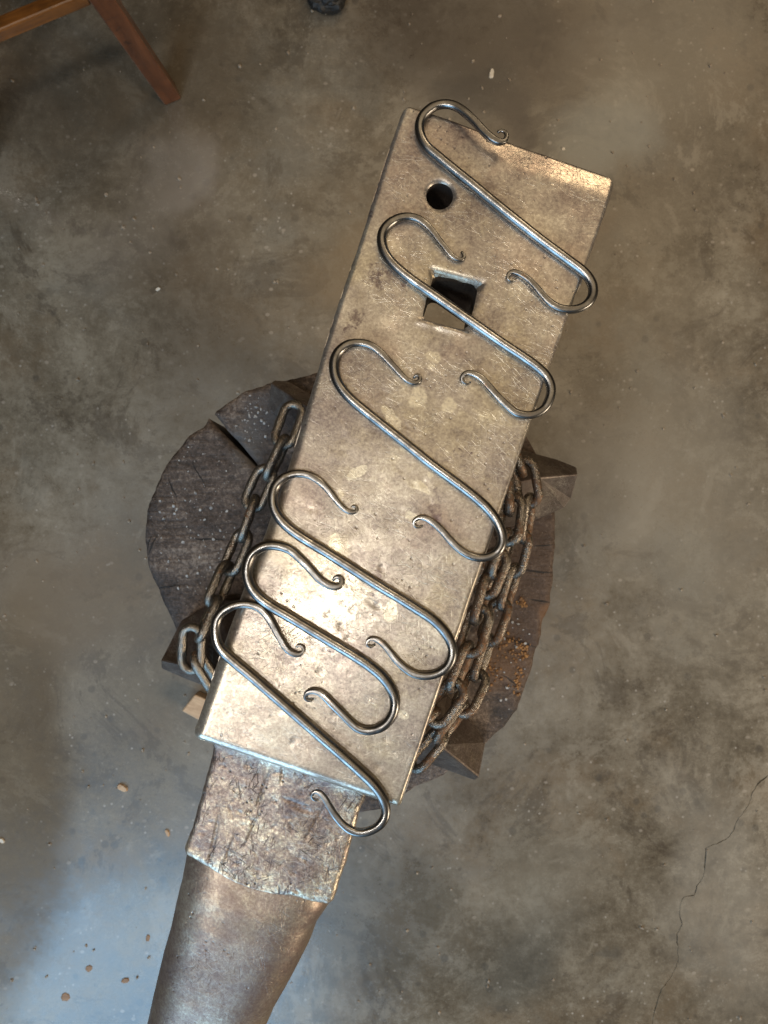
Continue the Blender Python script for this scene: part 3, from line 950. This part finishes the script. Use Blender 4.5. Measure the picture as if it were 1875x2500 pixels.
foot([(392, 1613, .500), (506, 1640, .522), (610, 1660, .555), (730, 1640, .60)],
     [(404, 1590, .490), (441, 1516, .482), (520, 1470, .482), (620, 1470, .482), (720, 1490, .48)],
     [(393, 1632, .488), (440, 1652, .482), (500, 1675, .476), (620, 1735, .478), (740, 1750, .48)])
foot([(660, 936, .500), (700, 960, .514), (745, 990, .535), (840, 1060, .58)],
     [(668, 928, .496), (700, 930, .494), (750, 958, .49), (820, 990, .49), (900, 1010, .49)],
     [(655, 985, .474), (668, 1008, .474), (690, 1026, .472), (740, 1090, .474), (800, 1160, .48)])

# ------------------------------------------------------------------ chain
def link_mesh():
    wire = .0036; half = .0173; rad = .0078       # inner pitch about 27.6 mm
    path = []
    ns = 9
    for k in range(ns + 1):
        t = -math.pi / 2 + math.pi * k / ns
        path.append((half - rad + rad * math.cos(t), rad * math.sin(t)))
    for k in range(1, 4): path.append(((half - rad) * (1 - 2 * k / 4), rad))
    for k in range(ns + 1):
        t = math.pi / 2 + math.pi * k / ns
        path.append((-(half - rad) + rad * math.cos(t), rad * math.sin(t)))
    for k in range(1, 4): path.append(((half - rad) * (-1 + 2 * k / 4), -rad))
    n = len(path); m = 12
    verts = []; faces = []
    for i in range(n):
        a = Vector(path[i - 1]); b = Vector(path[(i + 1) % n])
        t = (b - a).normalized(); nn = Vector((t.y, -t.x))
        wr = wire * (1.13 if i == n - 2 else 1.0)          # weld bead on one long side
        for j in range(m):
            u = j / m * 2 * math.pi
            verts.append((path[i][0] + nn.x * math.cos(u) * wr, path[i][1] + nn.y * math.cos(u) * wr, math.sin(u) * wr))
    for i in range(n):
        for j in range(m):
            a = i * m + j; b = i * m + (j + 1) % m
            c = ((i + 1) % n) * m + (j + 1) % m; d = ((i + 1) % n) * m + j
            faces.append((a, b, c, d))
    return verts, faces
LV, LF = link_mesh()
CH0 = P(857, 1430, ZS)
CHAIN = empty('chain', CH0)
tag(CHAIN, 'rusty steel link chain wrapped round the anvil feet above the stump', 'chain')
proto = {}
def lay(row, m=M_CHAIN):
    """row: (px, py, z, roll) per link centre; every link is a part of its own"""
    c = [P(px, py, z) for px, py, z, r in row]
    for i, (px, py, z, r) in enumerate(row):
        a = c[max(0, i - 1)]; b = c[min(len(c) - 1, i + 1)]
        x = (b - a).normalized()
        up = Vector((0, 0, 1)); y = up.cross(x).normalized(); zz = x.cross(y)
        rot = Matrix((x, y, zz)).transposed() @ Matrix.Rotation(R(r), 3, 'X')
        if m not in proto:
            o = mesh_obj('link', LV, LF, m, CHAIN); proto[m] = o
        else:
            o = proto[m].copy(); COL.objects.link(o); o.parent = CHAIN
        o.matrix_local = Matrix.Translation(c[i] - CH0) @ rot.to_4x4()
lay([(705, 1037, .530, 12), (675, 1118, .534, 96), (633, 1192, .530, 18), (606, 1266, .532, 82), (578, 1348, .530, 38), (538, 1428, .536, 118),
     (508, 1510, .545, 74), (468, 1584, .548, 10), (502, 1640, .540, 100)], M_CHAIN_BARE)
lay([(1258, 1105, .548, 100), (1285, 1178, .548, 24), (1286, 1266, .544, 118), (1261, 1350, .538, 38), (1243, 1434, .536, 122), (1208, 1518, .536, 40), (1178, 1605, .540, 118), (1149, 1692, .546, 36),
     (1102, 1764, .556, 118), (1045, 1830, .555, 60)])
lay([(1243, 1195, .566, 100), (1246, 1268, .570, 30), (1222, 1352, .572, 115), (1200, 1400, .570, 30), (1176, 1462, .572, 112), (1160, 1540, .574, 24), (1124, 1628, .578, 118), (1088, 1716, .578, 22), (1020, 1770, .575, 95)])

# ------------------------------------------------------------------ the six hooks
def hook(label, off, sc, pts, lift=None):
    pw = []
    RM = max(p[2] for p in pts) * sc * KPX
    RM = min(RM, .0030)
    for (x, y, r) in pts:
        rr = min(.00295, r * sc * KPX) * .97
        z = FACE + .0001 + (rr + RM) * .5
        pw.append((off[0] + x * sc, off[1] + y * sc, z, rr))
    n = len(pw)
    wp = []
    for i, (x, y, z, r) in enumerate(pw):
        if lift: z += lift(i / (n - 1))
        v = P(x, y, z); wp.append((v, r))
    # Catmull-Rom (centripetal-ish) resample
    out = []
    for i in range(n - 1):
        p0 = wp[max(0, i - 1)]; p1 = wp[i]; p2 = wp[i + 1]; p3 = wp[min(n - 1, i + 2)]
        d = (p2[0] - p1[0]).length
        k = max(2, int(d / .0011))
        l0 = max(1e-6, (p1[0] - p0[0]).length); l2 = max(1e-6, (p3[0] - p2[0]).length)
        m1 = ((p2[0] - p0[0]) / (l0 + d)) * d if i > 0 else (p2[0] - p1[0])
        m2 = ((p3[0] - p1[0]) / (d + l2)) * d if i < n - 2 else (p2[0] - p1[0])
        for j in range(k):
            t = j / k
            h00 = 2 * t ** 3 - 3 * t ** 2 + 1; h10 = t ** 3 - 2 * t ** 2 + t; h01 = -2 * t ** 3 + 3 * t ** 2; h11 = t ** 3 - t ** 2
            out.append((p1[0] * h00 + m1 * h10 + p2[0] * h01 + m2 * h11, p1[1] * (1 - t) + p2[1] * t))
    out.append(wp[-1])
    cen = sum((v for v, r in out), Vector()) / len(out)
    cen.z = FACE
    verts = []; faces = []; m = 22
    N = len(out)
    for i, (v, r) in enumerate(out):
        a = out[max(0, i - 1)][0]; b = out[min(N - 1, i + 1)][0]
        t = (b - a).normalized(); up = Vector((0, 0, 1)); s = up.cross(t).normalized(); u = t.cross(s)
        sq = smooth01((.0028 - r) / .0008)           # forged tapers are squarish, the shank is round
        ex = 2 / (2 + 1.5 * sq)
        cap = 1.0
        for j in range(m):
            th = j / m * 2 * math.pi + .39 * sq
            c_, s_ = math.cos(th - .39 * sq), math.sin(th - .39 * sq)
            x = math.copysign(abs(c_) ** ex, c_) * r; y = math.copysign(abs(s_) ** ex, s_) * r
            fac = .93 if sq > .4 else 1.0
            w = 1 + .05 * n3(v + Vector((0, 0, j * .01)), 150) * (.3 + sq)
            q = v + s * x * fac * w + u * y * fac * w - cen
            verts.append((q.x, q.y, q.z))
    for i in range(N - 1):
        for j in range(m):
            a = i * m + j; b = i * m + (j + 1) % m
            faces.append((a, b, b + m, a + m))
    for e, i in ((-1, 0), (1, N - 1)):
        v = out[i][0]; w = out[1][0] if i == 0 else out[N - 2][0]
        tip = v + (v - w).normalized() * out[i][1] * .35 - cen
        k = len(verts); verts.append((tip.x, tip.y, tip.z))
        for j in range(m): faces.append((i * m + j, i * m + (j + 1) % m, k))
    o = mesh_obj('s_hook', verts, faces, M_HOOK, loc=cen)
    tag(o, label, 'hook', 'forged S hooks laid across the anvil face')
S5 = 500 / 1659
hook('forged S hook beside the round hole with its top bend overhanging the heel edge', (1000, 230), S5,
     [(712, 308, 11), (742, 295, 13), (775, 310, 16), (786, 345, 20), (765, 382, 24), (718, 386, 29), (660, 355, 33), (600, 300, 34), (540, 235, 35), (480, 175, 36), (420, 125, 36), (360, 92, 36), (290, 80, 36),
      (210, 95, 38), (140, 140, 40), (95, 200, 41), (80, 270, 42), (95, 350, 43), (140, 425, 43), (220, 497, 43), (330, 588, 43), (500, 725, 43), (700, 890, 43), (900, 1050, 43), (1100, 1207, 43), (1300, 1355, 43),
      (1415, 1445, 42), (1475, 1530, 41), (1485, 1610, 40), (1455, 1680, 39), (1390, 1727, 37), (1310, 1745, 36), (1220, 1735, 34), (1140, 1692, 33), (1070, 1622, 31), (1000, 1540, 30), (940, 1485, 28), (890, 1455, 25),
      (840, 1440, 22), (805, 1453, 19), (795, 1485, 16), (815, 1508, 14), (845, 1502, 12), (860, 1485, 10)], lift=lambda t: .0065 * smooth01((.42 - t) / .34))
hook('forged S hook whose shank crosses the square hole', (900, 500), S5,
     [(750, 382, 12), (765, 397, 14), (772, 425, 17), (750, 445, 19), (705, 435, 23), (660, 400, 25), (610, 340, 27), (560, 275, 29), (505, 205, 31), (450, 150, 33), (390, 112, 33), (320, 98, 34), (240, 110, 37),
      (170, 150, 39), (120, 210, 41), (105, 280, 42), (120, 360, 43), (160, 432, 43), (230, 510, 43), (350, 608, 43), (500, 712, 43), (700, 852, 43), (900, 992, 43), (1100, 1132, 43), (1250, 1230, 43), (1370, 1318, 42),
      (1440, 1390, 41), (1475, 1470, 40), (1472, 1550, 39), (1430, 1640, 38), (1360, 1690, 37), (1280, 1705, 36), (1190, 1685, 36), (1110, 1620, 35), (1040, 1550, 34), (970, 1470, 33), (910, 1405, 31), (850, 1370, 28),
      (800, 1362, 24), (765, 1380, 21), (755, 1410, 18), (770, 1435, 15), (800, 1445, 13), (825, 1437, 10)])
hook('forged S hook below the square hole lying over the pale oval spots', (780, 810), S5,
     [(765, 372, 10), (780, 352, 13), (805, 355, 16), (815, 385, 19), (795, 410, 21), (750, 412, 23), (700, 385, 26), (640, 325, 28), (580, 260, 30), (520, 195, 32), (460, 140, 34), (390, 102, 35), (310, 90, 36),
      (230, 105, 39), (160, 155, 41), (125, 220, 43), (118, 300, 43), (135, 380, 43), (180, 462, 43), (250, 542, 43), (350, 628, 43), (500, 748, 43), (700, 908, 43), (900, 1068, 43), (1100, 1217, 43), (1250, 1332, 43),
      (1360, 1432, 43), (1440, 1540, 42), (1478, 1640, 41), (1475, 1720, 40), (1430, 1790, 38), (1360, 1825, 37), (1280, 1830, 36), (1200, 1805, 36), (1120, 1750, 35), (1050, 1680, 34), (990, 1610, 32), (930, 1555, 30),
      (870, 1515, 27), (820, 1505, 23), (778, 1520, 20), (764, 1552, 17), (780, 1578, 15), (815, 1582, 12), (835, 1572, 9)])
hook('forged S hook across the middle of the face with a short small curl', (640, 1130), S5,
     [(725, 355, 9), (745, 350, 12), (765, 365, 14), (762, 390, 17), (735, 402, 19), (690, 392, 22), (640, 350, 25), (590, 290, 27), (530, 215, 30), (470, 155, 32), (400, 110, 33), (330, 90, 34), (250, 92, 36),
      (170, 125, 39), (110, 185, 41), (87, 260, 43), (92, 350, 43), (135, 440, 44), (210, 522, 44), (330, 608, 44), (500, 712, 44), (700, 838, 44), (900, 967, 44), (1100, 1088, 44), (1250, 1182, 44), (1390, 1277, 43),
      (1490, 1385, 42), (1538, 1490, 41), (1535, 1580, 40), (1490, 1660, 39), (1410, 1710, 37), (1320, 1725, 36), (1230, 1710, 35), (1150, 1660, 33), (1080, 1590, 31), (1020, 1515, 28), (970, 1460, 25), (920, 1430, 22),
      (880, 1425, 19), (855, 1445, 16), (852, 1475, 14), (880, 1490, 12), (912, 1476, 10)])
hook('forged S hook with a broad flattened top curl beside the bright glare', (570, 1300), 440 / 1659,
     [(915, 442, 15), (940, 412, 18), (975, 412, 22), (998, 445, 27), (983, 488, 32), (925, 500, 36), (850, 475, 38), (770, 410, 40), (690, 320, 41), (610, 240, 42), (530, 170, 43), (440, 130, 44), (340, 118, 46),
      (250, 140, 48), (170, 200, 50), (130, 290, 50), (125, 390, 50), (160, 500, 50), (230, 590, 50), (330, 668, 50), (500, 768, 50), (700, 888, 50), (900, 1008, 50), (1100, 1128, 50), (1250, 1228, 50), (1370, 1330, 50),
      (1450, 1440, 49), (1485, 1550, 48), (1470, 1660, 47), (1410, 1755, 45), (1320, 1810, 43), (1230, 1825, 42), (1140, 1800, 41), (1060, 1730, 40), (980, 1650, 39), (900, 1570, 38), (830, 1500, 36), (770, 1465, 33),
      (710, 1462, 28), (668, 1485, 23), (662, 1525, 18), (690, 1547, 15), (735, 1538, 12)])
hook('lowest forged S hook with its bottom bend hanging over the step beside the horn', (490, 1450), S5,
     [(775, 430, 11), (795, 415, 12), (825, 430, 14), (832, 460, 17), (805, 488, 21), (755, 487, 25), (700, 450, 28), (650, 370, 30), (600, 280, 32), (550, 195, 33), (490, 127, 34), (420, 92, 35), (340, 83, 36),
      (260, 97, 38), (180, 142, 40), (132, 210, 41), (122, 300, 42), (140, 400, 43), (190, 477, 43), (290, 567, 43), (400, 658, 43), (600, 832, 43), (800, 1007, 43), (1000, 1182, 43), (1150, 1312, 43), (1300, 1447, 43),
      (1400, 1545, 43), (1468, 1640, 42), (1498, 1730, 41), (1490, 1810, 40), (1440, 1880, 38), (1350, 1925, 37), (1260, 1928, 35), (1180, 1890, 33), (1110, 1820, 31), (1050, 1730, 29), (1010, 1660, 27), (975, 1617, 24),
      (937, 1599, 20), (907, 1615, 17), (902, 1645, 14), (925, 1668, 12), (955, 1665, 10)])

# ------------------------------------------------------------------ the stool in the top left corner
def prism(name, b, t, m, parent, bev=.002):
    """b, t: four corners each (lists of Vector)"""
    v = list(b) + list(t)
    f = [(0, 3, 2, 1), (4, 5, 6, 7)] + [(i, (i + 1) % 4, 4 + (i + 1) % 4, 4 + i) for i in range(4)]
    o = mesh_obj(name, v, f, m, parent, smooth=False)
    bevel(o, bev, 2)
    return o
d1 = Vector((-.923, -.385, 0)); d2 = Vector((-.385, .923, 0))
ft = Vector((-.322, .628, 0)); SD = .31
STC = ft + d1 * SD / 2 + d2 * SD / 2
STOOL = empty('wooden_stool', STC, math.atan2(d1.y, d1.x))
tag(STOOL, 'reddish brown wooden stool with one leg and rail showing on the concrete floor', 'stool')
def sl(a, b, z):            # stool-local: a along d1, b along d2
    return Vector((a, b * 1.0, z))
# local +x = d1 ; local +y = rot90(d1) = (0.385,-0.923) = -d2
H = SD / 2
w = .0135
for sx in (-1, 1):
    for sy in (-1, 1):
        cx, cy = sx * H, sy * H
        tx = cx - sx * .036
        cb = [Vector((cx + i * w, cy + j * w, 0.0005)) for i, j in ((-1, -1), (1, -1), (1, 1), (-1, 1))]
        ctp = [Vector((tx + i * w, cy + j * w, .43)) for i, j in ((-1, -1), (1, -1), (1, 1), (-1, 1))]
        prism('leg', cb, ctp, M_STOOL, STOOL, .0018)
def rail(x0, x1, y0, y1, z0, z1):
    prism('rail', [Vector((x0, y0, z0)), Vector((x1, y0, z0)), Vector((x1, y1, z0)), Vector((x0, y1, z0))],
          [Vector((x0, y0, z1)), Vector((x1, y0, z1)), Vector((x1, y1, z1)), Vector((x0, y1, z1))], M_RAIL, STOOL, .0025)
rr = H - .020 - w
rail(-rr, rr, H - .008, H + .009, .228, .247)
rail(-rr, rr, -H - .009, -H + .008, .228, .247)
for sx in (-1, 1):
    rail(sx * (H - .012) - .008, sx * (H - .012) + .008, -H + w, H - w, .150, .169)
sv = [Vector((i * (H + .015), j * (H + .015), z)) for z in (.43, .455) for i, j in ((-1, -1), (1, -1), (1, 1), (-1, 1))]
prism('seat', sv[:4], sv[4:], M_STOOL, STOOL, .006)

# ------------------------------------------------------------------ bits on the floor
def chip(name, px, py, lx, ly, h, ang, m, label, cat, group=None, z=0.0):
    c = P(px, py, z)
    k = KPX * (CAMZ - z) / (CAMZ - FACE)
    lx *= k; ly *= k
    prof = [(-1, -.2), (-.7, -.9), (.5, -1), (1, -.35), (.85, .6), (-.1, 1), (-.8, .7)]
    n = len(prof)
    rnd = random.Random(int(px * 7 + py))
    pr = [(x * rnd.uniform(.85, 1.1), y * rnd.uniform(.8, 1.1)) for x, y in prof]
    verts = [(x * lx / 2, y * ly / 2, 0.0004) for x, y in pr]
    verts += [(x * lx / 2 * .86, y * ly / 2 * .82, h * .6 * rnd.uniform(.6, 1.2)) for x, y in pr]
    faces = [tuple(range(n))[::-1], tuple(range(n, 2 * n))] + [(i, (i + 1) % n, n + (i + 1) % n, n + i) for i in range(n)]
    o = mesh_obj(name, verts, faces, m, loc=c, smooth=False)
    o.rotation_euler = (0, 0, R(ang))
    tag(o, label, cat, group)
    return o
G = 'small chips on the concrete floor'
chip('wood_chip', 1200, 180, 26, 12, .004, 80, M_PALE, 'small white chip on dark concrete above the anvil heel', 'wood chip', G)
chip('wood_chip', 300, 1922, 30, 17, .006, -25, M_CHIP, 'orange wood chip casting a dark shadow left of the horn', 'wood chip', G)
chip('wood_chip', 409, 2033, 19, 10, .004, -65, M_CHIP, 'tiny tan sliver on the floor right beside the horn step', 'wood chip', G)
chip('wood_chip', 361, 2290, 18, 10, .002, 85, M_DRY, 'small brown chip in bluish light nearest the horn', 'wood chip', G)
chip('wood_chip', 306, 2393, 20, 15, .004, 10, M_DRY, 'ragged brown chip in the brightest blue patch of floor', 'wood chip', G)
chip('wood_chip', 217, 2364, 17, 15, .002, 40, M_DRY, 'reddish flat chip above the round tan one on bluish floor', 'wood chip', G)
chip('wood_chip', 160, 2433, 21, 20, .002, 0, M_DRY, 'round tan chip in the bluish bottom left corner', 'wood chip', G)
chip('wood_chip', 5, 2052, 16, 12, .004, -30, M_PALE, 'pale chip at the left border of the brown floor', 'wood chip', G)
chip('wood_chip', 1375, 364, 10, 8, .003, 0, M_PALE, 'tiny white chip close to the right heel corner of the anvil', 'wood chip', G)
chip('wood_chip', 386, 706, 12, 8, .003, 30, M_PALE, 'lone cream chip on bare floor between stool and stump', 'wood chip', G)
# offcut lying half under the anvil
o = P(500, 1722, 0)
v = [Vector((x, y, z)) for z in (.0005, .024) for x, y in ((-.026, -.012), (.03, -.02), (.032, .014), (-.016, .018))]
f = [(0, 3, 2, 1), (4, 5, 6, 7)] + [(i, (i + 1) % 4, 4 + (i + 1) % 4, 4 + i) for i in range(4)]
ob = mesh_obj('wood_offcut', v, f, M_CHIP, loc=o, smooth=False)
bevel(ob, .002, 2); ob.rotation_euler = (0, 0, R(-20))
tag(ob, 'light tan wood offcut on the floor peeking out left of the anvil', 'wood block')

# dark lump at the top border and grit lying about on the concrete
c = P(800, -8, .02)
bm = bmesh.new()
bmesh.ops.create_icosphere(bm, subdivisions=4, radius=1)
for v in bm.verts:
    k = 1 + .22 * noise.noise(v.co * 1.7) + .10 * noise.noise(v.co * 5) + .04 * noise.noise(v.co * 14)
    v.co = Vector((v.co.x * .030 * k, v.co.y * .022 * k, max(-.0195, v.co.z * .020 * k)))
me = bpy.data.meshes.new('coal_lump'); bm.to_mesh(me); bm.free(); me.materials.append(M_COAL)
ob = bpy.data.objects.new('coal_lump', me); COL.objects.link(ob); ob.location = c
tag(ob, 'black rough lump on the concrete at the top border of the picture', 'lump')
sp = []
rg = random.Random(11)
while len(sp) < 520:
    x, y = rg.uniform(-60, 1935), rg.uniform(-60, 2560)
    p = P(x, y, 0)
    if on_stump(p): continue
    sp.append((p, rg.choice((.0009, .0012, .0015, .0020, .0028, .0036))))
on_stump = lambda p: True
crumbs('floor_grit', M_GRIT, sp, 'pale grit scattered thinly over the concrete floor', 'grit')
